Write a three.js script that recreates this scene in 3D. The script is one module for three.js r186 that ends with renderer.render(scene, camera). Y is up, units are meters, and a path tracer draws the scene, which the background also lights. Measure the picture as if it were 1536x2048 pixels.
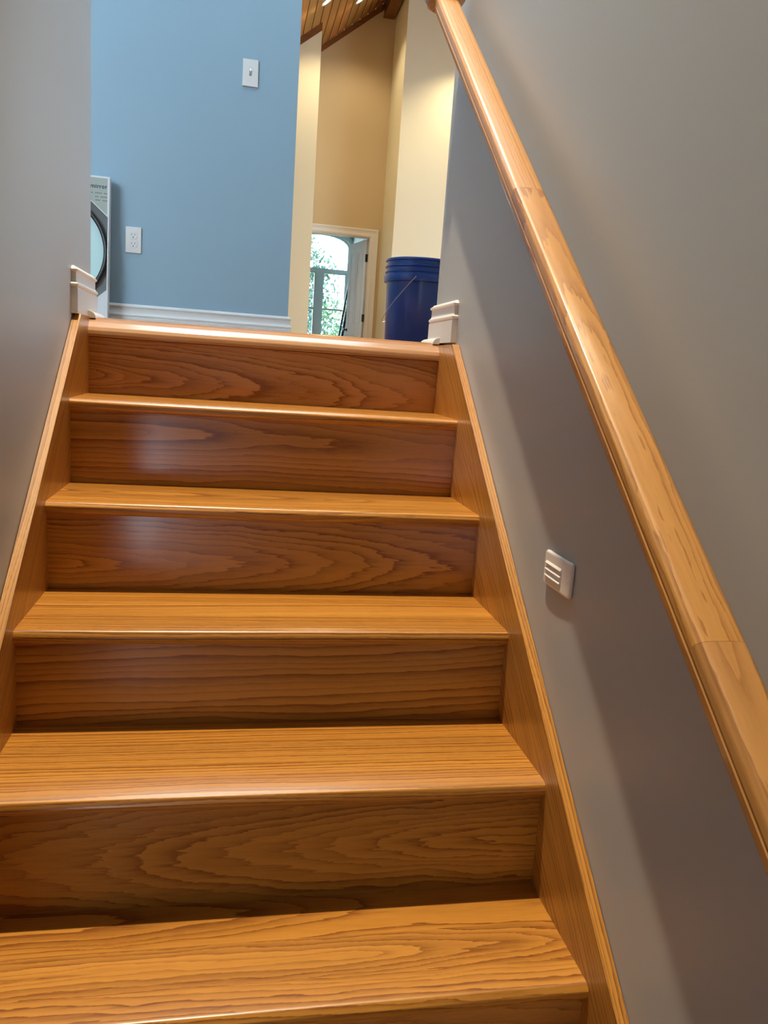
import * as THREE from 'three';
import { mergeGeometries, toCreasedNormals } from 'three/addons/utils/BufferGeometryUtils.js';
import { RoundedBoxGeometry } from 'three/addons/geometries/RoundedBoxGeometry.js';
import { RectAreaLightUniformsLib } from 'three/addons/lights/RectAreaLightUniformsLib.js';
RectAreaLightUniformsLib.init();

// ------------------------------------------------------------------ camera, sky, exposure
const scene = new THREE.Scene();
const camera = new THREE.PerspectiveCamera(66.276, 1536 / 2048, 0.05, 200);
camera.rotation.order = 'YXZ';
camera.position.set(-0.0916, -0.056, 2.1677);
camera.rotation.set(-0.1808, -0.1967, 0.0697);
scene.background = new THREE.Color().setRGB(0.72, 0.92, 1.08);
scene.backgroundIntensity = 14;
const renderer = new THREE.WebGLRenderer();
renderer.toneMapping = THREE.LinearToneMapping;
renderer.toneMappingExposure = 1.0;
renderer.shadowMap.enabled = true;

// ------------------------------------------------------------------ measures (metres)
const W2 = 0.4626, XW = 0.4826, WT = 0.12;            // half tread length, stair wall face, wall thickness
const FL = 0.02;                                      // upper floor level
const LOW = -1.52;                                    // lower floor level
const SC = 4.6, CE = 2.75;                                      // flat ceiling
const ZE = -0.14, ZB = -1.3, ZG = -9.85, ZA = -10.85; // stair wall end, blue wall, gable wall, alcove wall
const SY = [0.0006, -0.1715, -0.3693, -0.5581, -0.7452, -0.9494, -1.1400, -1.3300];
const SZ = [0, 0.2357, 0.4807, 0.7317, 0.9785, 1.2049, 1.4500, 1.6950];
const TH = 0.0277, OV = 0.0164, SL = 0.816;

// ------------------------------------------------------------------ random + noise
function rng(s) { return () => { s |= 0; s = s + 0x6D2B79F5 | 0; let t = Math.imul(s ^ s >>> 15, 1 | s); t = t + Math.imul(t ^ t >>> 7, 61 | t) ^ t; return ((t ^ t >>> 14) >>> 0) / 4294967296; }; }
const PT = new Float32Array(65536); { const r = rng(77); for (let i = 0; i < 65536; i++) PT[i] = r() * 2 - 1; }
function n2(x, y) {
  const xi = Math.floor(x), yi = Math.floor(y); let fx = x - xi, fy = y - yi; fx = fx * fx * (3 - 2 * fx); fy = fy * fy * (3 - 2 * fy);
  const h = (a, b) => PT[((a * 73 + b * 3917) ^ (b * 31)) & 65535];
  const a = h(xi, yi), b = h(xi + 1, yi), c = h(xi, yi + 1), d = h(xi + 1, yi + 1);
  return a + (b - a) * fx + (c - a) * fy + (a - b - c + d) * fx * fy;
}
const sst = (a, b, x) => { x = Math.min(1, Math.max(0, (x - a) / (b - a))); return x * x * (3 - 2 * x); };
const toS = (l) => 255 * (l <= 0.0031308 ? 12.92 * l : 1.055 * Math.pow(l, 1 / 2.4) - 0.055);

// ------------------------------------------------------------------ oak textures
const TXW = 1.25, TXH = 0.34;
function oakTexture(seed, o) {
  const w = 1408, h = 384, data = new Uint8Array(w * h * 4), bump = new Uint8Array(w * h * 4);
  const { d0, s, yc, sp, warp = 1, light = [0.57, 0.262, 0.042], dark = [0.22, 0.070, 0.008], pore = 1, curl = 0 } = o;
  const S = seed * 17.37;
  for (let j = 0; j < h; j++) for (let i = 0; i < w; i++) {
    const x = i / w * TXW, y = j / h * TXH;
    const lo = n2(x * 1.3 + S, y * 4 + S), mi = n2(x * 4.2 + S, y * 24 + 3 + S), hi = n2(x * 13 - S, y * 110 + S), fi = n2(x * 40 + S, y * 300);
    const dd = d0 + s * (x - 0.6) + 0.010 * warp * n2(x * 2.4 + S, 7.7) + 0.003 * warp * n2(x * 8 + S, 2.2);
    const yy = y - yc + 0.016 * warp * lo + 0.0026 * warp * mi + 0.0005 * warp * hi + curl * 0.003 * n2(x * 12 + S, y * 36);
    const r = Math.sqrt(yy * yy + dd * dd);
    const jag = 0.20 * n2(x * 18 + S, y * 190) + 0.08 * n2(x * 60, y * 700 + S);
    const ph = r / sp + 0.6 * n2(S, r / sp * 0.6) + jag * (0.5 + 0.5 * curl), ring = Math.floor(ph), t = ph - ring;
    const hs = Math.abs(PT[(ring * 97 + seed * 991) & 65535]), str = 0.45 + 0.55 * hs;
    const early = sst(0, 0.06, t) * Math.exp(-t * (1.2 + 3.0 * Math.abs(PT[(ring * 13 + seed) & 65535]))) * str;      // porous early wood: sharp on one side, fading on the other
    const p1 = n2(x * 30 + S, y * 1500 + S), p2 = n2(x * 75 - S, y * 2600);
    const pores = pore * (sst(0.2, 0.7, p1) * 0.55 + sst(0.3, 0.8, p2) * 0.45) * (0.22 + 0.78 * early);
    const late = early, m = Math.min(1, early * 1.35 + 0.5 * pores), tone = 1 + 0.08 * lo + 0.05 * mi + 0.03 * fi;
    const k = (j * w + i) * 4;
    for (let c = 0; c < 3; c++) data[k + c] = Math.min(255, toS((light[c] + (dark[c] - light[c]) * m) * tone));
    data[k + 3] = 255;
    const b = 215 - 70 * late - 110 * Math.min(1, pores); bump[k] = bump[k + 1] = bump[k + 2] = Math.max(0, b); bump[k + 3] = 255;
  }
  const mk = (d, srgb) => { const t = new THREE.DataTexture(d, w, h); t.wrapS = t.wrapT = THREE.MirroredRepeatWrapping; t.repeat.set(1 / TXW, 1 / TXH); t.magFilter = THREE.LinearFilter; t.minFilter = THREE.LinearMipmapLinearFilter; t.generateMipmaps = true; if (srgb) t.colorSpace = THREE.SRGBColorSpace; t.needsUpdate = true; return t; };
  return [mk(data, true), mk(bump, false)];
}
function oakMat(seed, o, rough = 0.34, coat = 0.35, cr = 0.22) {
  const [map, bumpMap] = oakTexture(seed, o);
  return new THREE.MeshPhysicalMaterial({ map, bumpMap, bumpScale: 0.00009, roughness: rough, clearcoat: coat, clearcoatRoughness: cr });
}
const straight = (yc, sp, x = {}) => ({ d0: 0.05, s: 0.02, yc, sp, ...x });
const cath = (yc, d0, s, sp, x = {}) => ({ d0, s, yc, sp, ...x });
const OAK_T = [                                        // treads
  oakMat(1, straight(-0.18, 0.0080, { warp: 1.2 })), oakMat(2, straight(0.52, 0.0062)),
  oakMat(3, cath(0.12, 0.055, 0.06, 0.0115, { warp: 1.5, curl: 0.4 })), oakMat(4, cath(0.2, 0.02, 0.05, 0.0100, { warp: 1.6, curl: 0.9 })),
  oakMat(5, straight(-0.06, 0.0105, { warp: 1.7 })),
];
const OAK_R = [                                        // risers
  oakMat(11, cath(0.095, 0.060, 0.12, 0.0105, { light: [0.57, 0.275, 0.075], dark: [0.25, 0.088, 0.016], warp: 1.3, curl: 0.8 }), 0.36, 0.6, 0.15),
  oakMat(12, cath(0.185, 0.028, 0.035, 0.0125, { warp: 1.4 }), 0.30, 0.6, 0.15),
  oakMat(13, cath(0.120, 0.055, 0.11, 0.0115, { warp: 1.2, curl: 0.9 }), 0.32, 0.6, 0.15),
  oakMat(14, straight(0.42, 0.0135, { warp: 2.3 }), 0.36, 0.6, 0.15),
  oakMat(15, cath(0.150, 0.060, -0.11, 0.0110, { warp: 1.9, curl: 1.4 }), 0.38, 0.6, 0.15),
];
const OAK_S = [oakMat(21, straight(0.5, 0.012, { warp: 1.5, light: [0.55, 0.255, 0.046], dark: [0.25, 0.086, 0.013] }), 0.36), oakMat(22, straight(-0.3, 0.010, { warp: 1.6, light: [0.56, 0.262, 0.050], dark: [0.26, 0.090, 0.014] }), 0.36)];
const OAK_E = oakMat(23, straight(0.6, 0.0055, { light: [0.57, 0.270, 0.050], dark: [0.22, 0.072, 0.010] }), 0.34);
const OAK_H = [
  oakMat(31, straight(0.42, 0.0070, { light: [0.58, 0.295, 0.075], dark: [0.36, 0.145, 0.028] }), 0.52, 0.55, 0.12),
  oakMat(32, cath(0.17, 0.018, 0.05, 0.0125, { warp: 1.6, curl: 1.2, light: [0.58, 0.290, 0.072], dark: [0.34, 0.135, 0.026] }), 0.52, 0.55, 0.12),
  oakMat(33, cath(0.165, 0.03, 0.10, 0.0175, { warp: 1.2, light: [0.56, 0.280, 0.080], dark: [0.33, 0.135, 0.030] }), 0.52, 0.55, 0.12),
];
const OAK_N = new THREE.MeshPhysicalMaterial({ map: oakTexture(41, straight(0.8, 0.009, { light: [0.48, 0.240, 0.090], dark: [0.42, 0.195, 0.068], pore: 0.2 }))[0], roughness: 0.55, clearcoat: 1, clearcoatRoughness: 0.14 });
const PINE = [0, 1, 2].map((i) => new THREE.MeshStandardMaterial({ map: oakTexture(51 + i, straight(0.3 + 0.3 * i, 0.011, { light: [0.46 - 0.05 * i, 0.20, 0.050], dark: [0.26, 0.095, 0.020], warp: 1.4 }))[0], roughness: 0.5 }));
const TRIMWOOD = new THREE.MeshStandardMaterial({ map: oakTexture(55, straight(0.5, 0.009, { light: [0.22, 0.080, 0.020], dark: [0.13, 0.042, 0.010] }))[0], roughness: 0.5 });

// ------------------------------------------------------------------ plain materials
const stipple = (() => {                                // shared roller-stipple relief for wall paint
  const n = 256, d = new Uint8Array(n * n * 4), rr = rng(131);
  for (let j = 0; j < n; j++) for (let i = 0; i < n; i++) { const v = 128 + 60 * n2(i / 3 + 9, j / 3) + 30 * n2(i / 11, j / 11) + 12 * (rr() - 0.5), k = (j * n + i) * 4; d[k] = d[k + 1] = d[k + 2] = Math.max(0, Math.min(255, v)); d[k + 3] = 255; }
  const t = new THREE.DataTexture(d, n, n); t.wrapS = t.wrapT = THREE.RepeatWrapping; t.repeat.set(2.5, 2.5); t.magFilter = THREE.LinearFilter; t.needsUpdate = true; return t;
})();
function paint(r, g, b, rough = 0.6, near = 0) { const m = new THREE.MeshStandardMaterial({ color: new THREE.Color().setRGB(r, g, b), roughness: rough }); if (near === 1) { m.bumpMap = stipple; m.bumpScale = 0.00012; } return m; }
const lin = (r, g, b) => new THREE.Color().setRGB(r, g, b);
const std = (r, g, b, rough = 0.5, extra = {}) => new THREE.MeshStandardMaterial({ color: lin(r, g, b), roughness: rough, ...extra });
const GRAY = paint(0.435, 0.455, 0.465, 0.42, 1), BLUE = paint(0.31, 0.46, 0.57, 0.5, 2), BEIGE = paint(0.74, 0.66, 0.46, 0.6, 3), TAN = paint(0.62, 0.48, 0.29, 0.6, 4), BEDROOM = paint(0.50, 0.56, 0.58, 0.6, 5);
const CEILW = paint(0.78, 0.78, 0.77, 0.8, 6), TRIM = std(0.80, 0.79, 0.77, 0.32), PLASTIC = std(0.82, 0.82, 0.80, 0.28), BLACK = std(0.012, 0.012, 0.013, 0.35), DARK = std(0.03, 0.03, 0.03, 0.6);
const GLASS = new THREE.MeshPhysicalMaterial({ color: 0xffffff, roughness: 0, transmission: 1, thickness: 0, ior: 1.5 });
const METAL = std(0.55, 0.55, 0.56, 0.3, { metalness: 1 }), BRASS = std(0.55, 0.38, 0.16, 0.25, { metalness: 1 });
const FLOORM = PINE[0], SASH = std(0.62, 0.72, 0.74, 0.4);

// ------------------------------------------------------------------ geometry helpers (world metres)
function finish(pos, uv, crease) {
  let vol = 0;
  for (let i = 0; i < pos.length; i += 9) { const [ax, ay, az, bx, by, bz, cx, cy, cz] = pos.slice(i, i + 9); vol += ax * (by * cz - bz * cy) + ay * (bz * cx - bx * cz) + az * (bx * cy - by * cx); }
  if (vol < 0) for (let i = 0, u = 0; i < pos.length; i += 9, u += 6) { for (let k = 0; k < 3; k++) { const t = pos[i + 3 + k]; pos[i + 3 + k] = pos[i + 6 + k]; pos[i + 6 + k] = t; } for (let k = 0; k < 2; k++) { const t = uv[u + 2 + k]; uv[u + 2 + k] = uv[u + 4 + k]; uv[u + 4 + k] = t; } }
  let g = new THREE.BufferGeometry(); g.setAttribute('position', new THREE.Float32BufferAttribute(pos, 3)); g.setAttribute('uv', new THREE.Float32BufferAttribute(uv, 2));
  g.computeVertexNormals();
  return crease ? toCreasedNormals(g, crease) : g;
}
// prism of a closed outline [[p,q],...] along an axis: x -> (t,q,p) with p=z,q=y ; z -> (p,q,t) ; y -> (p,t,q)
function prism(outline, axis, a, b, { u0 = 0, v0 = 0, crease = 0.7, holes = [] } = {}) {
  const M = axis === 'x' ? (p, q, t) => [t, q, p] : axis === 'z' ? (p, q, t) => [p, q, t] : (p, q, t) => [p, t, q];
  const pos = [], uv = [];
  for (const loop of [outline, ...holes]) { let acc = 0;
    for (let i = 0; i < loop.length; i++) { const [p, q] = loop[i], [r, s] = loop[(i + 1) % loop.length], len = Math.hypot(r - p, s - q);
      const A = M(p, q, a), B = M(p, q, b), C = M(r, s, b), D = M(r, s, a);
      pos.push(...A, ...B, ...C, ...A, ...C, ...D); uv.push(u0 + a, v0 + acc, u0 + b, v0 + acc, u0 + b, v0 + acc + len, u0 + a, v0 + acc, u0 + b, v0 + acc + len, u0 + a, v0 + acc + len); acc += len; } }
  const V = (l) => l.map(([p, q]) => new THREE.Vector2(p, q)), out = V(outline), hs = holes.map(V), all = [...out, ...hs.flat()];
  // wind the holes against the outline so that the signed volume is right
  for (const f of THREE.ShapeUtils.triangulateShape(out, hs)) { const P = f.map((i) => all[i]);
    pos.push(...P.flatMap((v) => M(v.x, v.y, a))); uv.push(...P.flatMap((v) => [u0 + v.x, v0 + v.y]));
    const Q = [P[0], P[2], P[1]]; pos.push(...Q.flatMap((v) => M(v.x, v.y, b))); uv.push(...Q.flatMap((v) => [u0 + v.x, v0 + v.y])); }
  // orient each face from its own outline direction
  return orient(pos, uv, crease);
}
function orient(pos, uv, crease) { return finish(pos, uv, crease); }
function box(x0, x1, y0, y1, z0, z1, u0 = 0, v0 = 0) {
  const g = new THREE.BoxGeometry(x1 - x0, y1 - y0, z1 - z0); g.translate((x0 + x1) / 2, (y0 + y1) / 2, (z0 + z1) / 2);
  const p = g.attributes.position, n = g.attributes.normal, uv = g.attributes.uv;
  for (let i = 0; i < p.count; i++) { const ax = Math.abs(n.getX(i)), ay = Math.abs(n.getY(i)); if (ax > 0.5) uv.setXY(i, u0 + p.getZ(i), v0 + p.getY(i)); else if (ay > 0.5) uv.setXY(i, u0 + p.getX(i), v0 + p.getZ(i)); else uv.setXY(i, u0 + p.getX(i), v0 + p.getY(i)); }
  return g.toNonIndexed();
}
function rbox(x0, x1, y0, y1, z0, z1, r = 0.003, seg = 2) { const g = new RoundedBoxGeometry(x1 - x0, y1 - y0, z1 - z0, seg, r); g.translate((x0 + x1) / 2, (y0 + y1) / 2, (z0 + z1) / 2); return g; }
function tube(pts, r, seg = 8, n = 40, closed = false) { return new THREE.TubeGeometry(new THREE.CatmullRomCurve3(pts.map((p) => new THREE.Vector3(...p)), closed), n, r, seg, closed); }
function lathe(prof, seg = 48) { return new THREE.LatheGeometry(prof.map(([r, y]) => new THREE.Vector2(r, y)), seg); }
function cyl(r0, r1, h, seg = 24) { return new THREE.CylinderGeometry(r1, r0, h, seg); }
const merge = (l) => mergeGeometries(l.map((g) => { const q = g.index ? g.toNonIndexed() : g; for (const k of Object.keys(q.attributes)) if (!['position', 'normal', 'uv'].includes(k)) q.deleteAttribute(k); return q; }));
// sweep of a moulding outline [[out,y],...] along a plan path [[x,z],...]; "side" +1 puts the moulding left of the walking direction
function moulding(path, prof, side) {
  const n = path.length, pos = [], uv = [], rings = [];
  const dir = path.slice(1).map((p, i) => { const dx = p[0] - path[i][0], dz = p[1] - path[i][1], l = Math.hypot(dx, dz); return [dx / l, dz / l]; });
  for (let i = 0; i < n; i++) { const d0 = dir[Math.max(0, i - 1)], d1 = dir[Math.min(n - 2, i)]; const n0 = [d0[1] * side, -d0[0] * side], n1 = [d1[1] * side, -d1[0] * side]; let mx = n0[0] + n1[0], mz = n0[1] + n1[1]; const k = 2 / (mx * mx + mz * mz) ; mx *= k; mz *= k; 
    rings.push(prof.map(([o, y]) => [path[i][0] + mx * o, y, path[i][1] + mz * o])); }
  let L = 0;
  for (let i = 0; i < n - 1; i++) { const l = Math.hypot(path[i + 1][0] - path[i][0], path[i + 1][1] - path[i][1]); for (let j = 0; j < prof.length; j++) { const k = (j + 1) % prof.length; const A = rings[i][j], B = rings[i + 1][j], C = rings[i + 1][k], D = rings[i][k]; pos.push(...A, ...B, ...C, ...A, ...C, ...D); uv.push(L, 0, L + l, 0, L + l, 0.1, L, 0, L + l, 0.1, L, 0.1); } L += l; }
  const T = THREE.ShapeUtils.triangulateShape(prof.map(([a, b]) => new THREE.Vector2(a, b)), []);
  for (const f of T) { pos.push(...f.flatMap((i) => rings[0][i])); pos.push(...[f[0], f[2], f[1]].flatMap((i) => rings[n - 1][i])); uv.push(...Array(12).fill(0)); }
  return finish(pos, uv, 0.5);
}

// ------------------------------------------------------------------ scene-graph helpers
const used = new Map();
function numbered(n) { const k = used.get(n) ?? 0; used.set(n, k + 1); return k ? `${n}_${String(k).padStart(3, '0')}` : n; }
function mesh(name, geo, mat, parent) {
  const m = new THREE.Mesh(geo, mat); m.name = name; m.castShadow = m.receiveShadow = true;
  if (parent) { parent.add(m); const w = new THREE.Vector3(); for (let q = parent; q && q !== scene; q = q.parent) w.add(q.position); if (!parent.userData.local) m.position.sub(w); else m.userData.local = true; } else { m.name = numbered(name); scene.add(m); }
  return m;
}
function struct(name, geo, mat, label, category = 'structure') { const m = new THREE.Mesh(geo, mat); m.name = numbered(name); m.castShadow = m.receiveShadow = true; m.userData = { kind: 'structure', label, category }; scene.add(m); return m; }
function thing(name, label, category, [x, y, z] = [0, 0, 0], group, kind) { const g = new THREE.Group(); g.name = numbered(name); g.position.set(x, y, z); g.userData = { label, category }; if (group) g.userData.group = group; if (kind) g.userData.kind = kind; scene.add(g); return g; }
function localThing(...a) { const g = thing(...a); g.userData.local = true; return g; }       // parts given in the thing's own coordinates
function subgroup(name, parent) { const g = new THREE.Group(); g.name = name; parent.add(g); if (parent.userData.local) g.userData.local = true; return g; }

// ------------------------------------------------------------------ the setting: stairwell
struct('wall_right', box(XW, XW + WT, LOW - 0.1, SC, ZE, 2.0), GRAY, 'smooth grey painted stair wall behind the wooden handrail', 'wall');
struct('wall_left', box(-XW - WT, -XW, LOW - 0.1, SC, ZE, 2.0), GRAY, 'smooth grey painted stair wall without a handrail', 'wall');
struct('wall_landing_right', box(XW + WT, 3.0, -0.25, CE, ZE, ZE + WT), GRAY, 'grey landing wall turning away from the stair wall', 'wall');
struct('wall_blue', box(-3.6, 0.122, -0.25, CE, ZB - WT, ZB), BLUE, 'pale blue wall across the landing with a switch and an outlet', 'wall');
const KX = [-0.72, 0.78], KZ = [-0.85, -0.22];               // skylight over the landing
struct('ceiling', merge([box(-3.72, KX[0], CE, CE + 0.1, ZB - WT, ZE), box(KX[1], 3.12, CE, CE + 0.1, ZB - WT, ZE), box(KX[0], KX[1], CE, CE + 0.1, ZB - WT, KZ[0]), box(KX[0], KX[1], CE, CE + 0.1, KZ[1], ZE), box(-3.72, -XW - WT, CE, CE + 0.1, ZE, 1.82), box(XW + WT, 3.12, CE, CE + 0.1, ZE, ZE + WT)]), CEILW, 'flat white ceiling over the landing', 'ceiling');
struct('ceiling_stairwell', box(-XW - WT, XW + WT, SC, SC + 0.1, ZE - WT, 2.12), CEILW, 'high white ceiling over the stairs', 'ceiling');
struct('wall_stair_top', box(-XW - WT, XW + WT, CE + 0.1, SC, ZE, ZE + 0.1), GRAY, 'grey wall above the landing ceiling', 'wall');
struct('wall_under_stairs', box(-XW, XW, LOW - 0.1, -0.25, ZE - 0.02, ZE + 0.05), GRAY, 'grey wall closing the space under the stairs', 'wall');
struct('floor', merge([box(-3.6, 3.0, -0.25, FL, ZB - WT, -0.02), box(-3.6, -XW - WT, -0.25, FL, -0.02, 1.7)]), FLOORM, 'wooden landing floor at the top of the stairs', 'floor');
// loft on the left of the landing, with the window that lights the blue wall
const holeWall = (x0, x1, y0, y1, hx0, hx1, hy0, hy1, z0, z1) => merge([box(x0, hx0, y0, y1, z0, z1), box(hx1, x1, y0, y1, z0, z1), box(hx0, hx1, y0, hy0, z0, z1), box(hx0, hx1, hy1, y1, z0, z1)]);
const LW = [-3.45, -1.75, 0.6, 2.2];
struct('wall_loft_front', holeWall(-3.6, -XW - WT, -0.25, CE, LW[0], LW[1], LW[2], LW[3], 1.7, 1.82), GRAY, 'grey loft wall around a wide window', 'wall');
struct('wall_loft_left', box(-3.72, -3.6, -0.25, CE, ZB - WT, 1.82), GRAY, 'grey loft wall at the far end of the landing', 'wall');
struct('wall_landing_end', box(3.0, 3.12, -0.25, CE, ZB - WT, ZE + WT), GRAY, 'grey wall at the end of the landing', 'wall');
// lower hall behind the photographer
struct('wall_stair_header', box(-XW - WT, XW + WT, 0.85, SC, 2.0, 2.12), GRAY, 'grey wall above the foot of the stairs', 'wall');
struct('wall_hall_inner', merge([box(-1.8, -XW, LOW, 0.85, 2.0, 2.12), box(XW, 1.4, LOW, 0.85, 2.0, 2.12)]), GRAY, 'grey lower hall wall beside the foot of the stairs', 'wall');
struct('wall_hall_left', box(-1.92, -1.8, LOW, 0.85, 2.0, 4.32), GRAY, 'grey side wall of the lower hall', 'wall');
struct('wall_hall_right', box(1.4, 1.52, LOW, 0.85, 2.0, 4.32), GRAY, 'grey side wall of the lower hall on the handrail side', 'wall');
const HW = [-0.93, -0.58, -1.42, -0.48];
struct('wall_hall_back', holeWall(-1.8, 1.4, LOW, 0.85, HW[0], HW[1], HW[2], HW[3], 4.2, 4.32), GRAY, 'grey lower hall wall with a narrow tall window', 'wall');
struct('ceiling_hall', box(-1.92, 1.52, 0.85, 0.95, 2.12, 4.32), CEILW, 'white ceiling of the lower hall', 'ceiling');
struct('floor_hall', box(-1.92, 1.52, LOW - 0.1, LOW, ZE, 4.32), FLOORM, 'wooden floor of the lower hall', 'floor');
function plainWindow(name, label, x0, x1, y0, y1, z, cols, rows) {
  const t = thing(name, label, 'window', [(x0 + x1) / 2, y0, z], null, 'structure'), f = 0.05;
  mesh('window_frame', merge([box(x0, x0 + f, y0, y1, z - 0.04, z + 0.04), box(x1 - f, x1, y0, y1, z - 0.04, z + 0.04), box(x0 + f, x1 - f, y0, y0 + f, z - 0.04, z + 0.04), box(x0 + f, x1 - f, y1 - f, y1, z - 0.04, z + 0.04)]), TRIM, t);
  for (let i = 1; i < cols; i++) { const x = x0 + (x1 - x0) * i / cols; mesh('muntin', box(x - 0.015, x + 0.015, y0 + f, y1 - f, z - 0.015, z + 0.015), TRIM, t); }
  for (let i = 1; i < rows; i++) { const y = y0 + (y1 - y0) * i / rows; mesh('muntin', box(x0 + f, x1 - f, y - 0.015, y + 0.015, z - 0.014, z + 0.014), TRIM, t); }
  mesh('pane', box(x0 + f, x1 - f, y0 + f, y1 - f, z - 0.002, z + 0.002), GLASS, t);
}
{ const t = thing('window_5', 'skylight in the landing ceiling', 'skylight', [0.05, CE, -0.5], null, 'structure'), y = CE + 0.1, f = 0.04;
  mesh('window_frame', merge([box(KX[0] - f, KX[0], y, y + 0.06, KZ[0] - f, KZ[1] + f), box(KX[1], KX[1] + f, y, y + 0.06, KZ[0] - f, KZ[1] + f), box(KX[0], KX[1], y, y + 0.06, KZ[0] - f, KZ[0]), box(KX[0], KX[1], y, y + 0.06, KZ[1], KZ[1] + f)]), TRIM, t);
  mesh('pane', box(KX[0], KX[1], y + 0.03, y + 0.034, KZ[0], KZ[1]), GLASS, t); }
plainWindow('window_1', 'wide loft window beside the stairs', LW[0], LW[1], LW[2], LW[3], 1.76, 2, 1);
plainWindow('window_2', 'narrow tall window in the lower hall', HW[0], HW[1], HW[2], HW[3], 4.26, 1, 1);

// ------------------------------------------------------------------ great room beyond the landing
const ceilY = (x) => x < 2.04 ? 3.893 + 0.771 * x : 3.893 + 0.771 * (4.08 - x);
const XL = -1.5, XR = 5.58, YE = ceilY(XL);
struct('floor_great_room', box(XL - WT, XR + WT, -0.25, FL, ZA - 0.1, ZB - WT), FLOORM, 'wooden floor of the tall room past the landing', 'floor');
const AX = 0.80;
const gable = (x0, x1, y0) => { const top = [[x1, ceilY(x1)]]; if (x0 < 2.04 && x1 > 2.04) top.push([2.04, ceilY(2.04)]); top.push([x0, ceilY(x0)]); return [[x0, y0], [x1, y0], ...top]; };
struct('wall_gable_left', prism(gable(XL, 0.945, -0.25), 'z', ZG - WT, ZG), BEIGE, 'tall cream gable wall strip seen past the blue wall', 'wall');
struct('wall_gable_right', prism(gable(2.15, XR, -0.25), 'z', ZG - WT, ZG), BEIGE, 'bright cream gable wall above the blue bucket', 'wall');
const DX0 = 0.93, DX1 = 1.978, DH = 1.995;             // bedroom door opening
struct('wall_alcove_back', merge([prism(gable(AX, 2.15, DH), 'z', ZA - 0.1, ZA), box(AX, DX0, -0.25, DH, ZA - 0.1, ZA), box(DX1, 2.15, -0.25, DH, ZA - 0.1, ZA)]), TAN, 'tan end wall above the white door casing', 'wall');
struct('wall_alcove_right', prism([[ZA - 0.1, -0.25], [ZG - WT, -0.25], [ZG - WT, ceilY(2.17)], [ZA - 0.1, ceilY(2.17)]], 'x', 2.15, 2.27), BEIGE, 'narrow cream side wall next to the bedroom door', 'wall');
struct('wall_alcove_left', prism([[ZA - 0.1, -0.25], [ZG - WT, -0.25], [ZG - WT, ceilY(AX - 0.12)], [ZA - 0.1, ceilY(AX - 0.12)]], 'x', AX - 0.12, AX), BEIGE, 'cream side wall hidden behind the gable strip', 'wall');
struct('wall_great_room_front', merge([prism(gable(XL, XR, CE), 'z', ZB - WT, ZB), box(3.0, XR, -0.25, CE, ZB - WT, ZB)]), BEIGE, 'cream wall over the opening between landing and tall room', 'wall');
struct('wall_great_room_left', box(XL - WT, XL, -0.25, YE, ZG - WT, ZB), BEIGE, 'cream eaves wall of the tall room behind the blue wall', 'wall');
const GW = [-8.0, -3.4, 0.5, 2.5];  // opening for an unseen window, added to bring cool daylight into the tall room
struct('wall_great_room_right', merge([box(XR, XR + WT, -0.25, YE, ZG - WT, GW[0]), box(XR, XR + WT, -0.25, YE, GW[1], ZB), box(XR, XR + WT, -0.25, GW[2], GW[0], GW[1]), box(XR, XR + WT, GW[3], YE, GW[0], GW[1])]), BEIGE, 'cream eaves wall with an added wide window', 'wall');
{ const t = thing('window_3', 'added unseen window in the eaves wall bringing daylight into the tall room', 'window', [XR + 0.06, GW[2], (GW[0] + GW[1]) / 2], null, 'structure'), x = XR + 0.06;
  mesh('window_frame', merge([box(x - 0.04, x + 0.04, GW[2], GW[3], GW[0], GW[0] + 0.05), box(x - 0.04, x + 0.04, GW[2], GW[3], GW[1] - 0.05, GW[1]), box(x - 0.04, x + 0.04, GW[2], GW[2] + 0.05, GW[0] + 0.05, GW[1] - 0.05), box(x - 0.04, x + 0.04, GW[3] - 0.05, GW[3], GW[0] + 0.05, GW[1] - 0.05)]), TRIM, t);
  mesh('pane', box(x - 0.002, x + 0.002, GW[2] + 0.05, GW[3] - 0.05, GW[0] + 0.05, GW[1] - 0.05), GLASS, t); }
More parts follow.
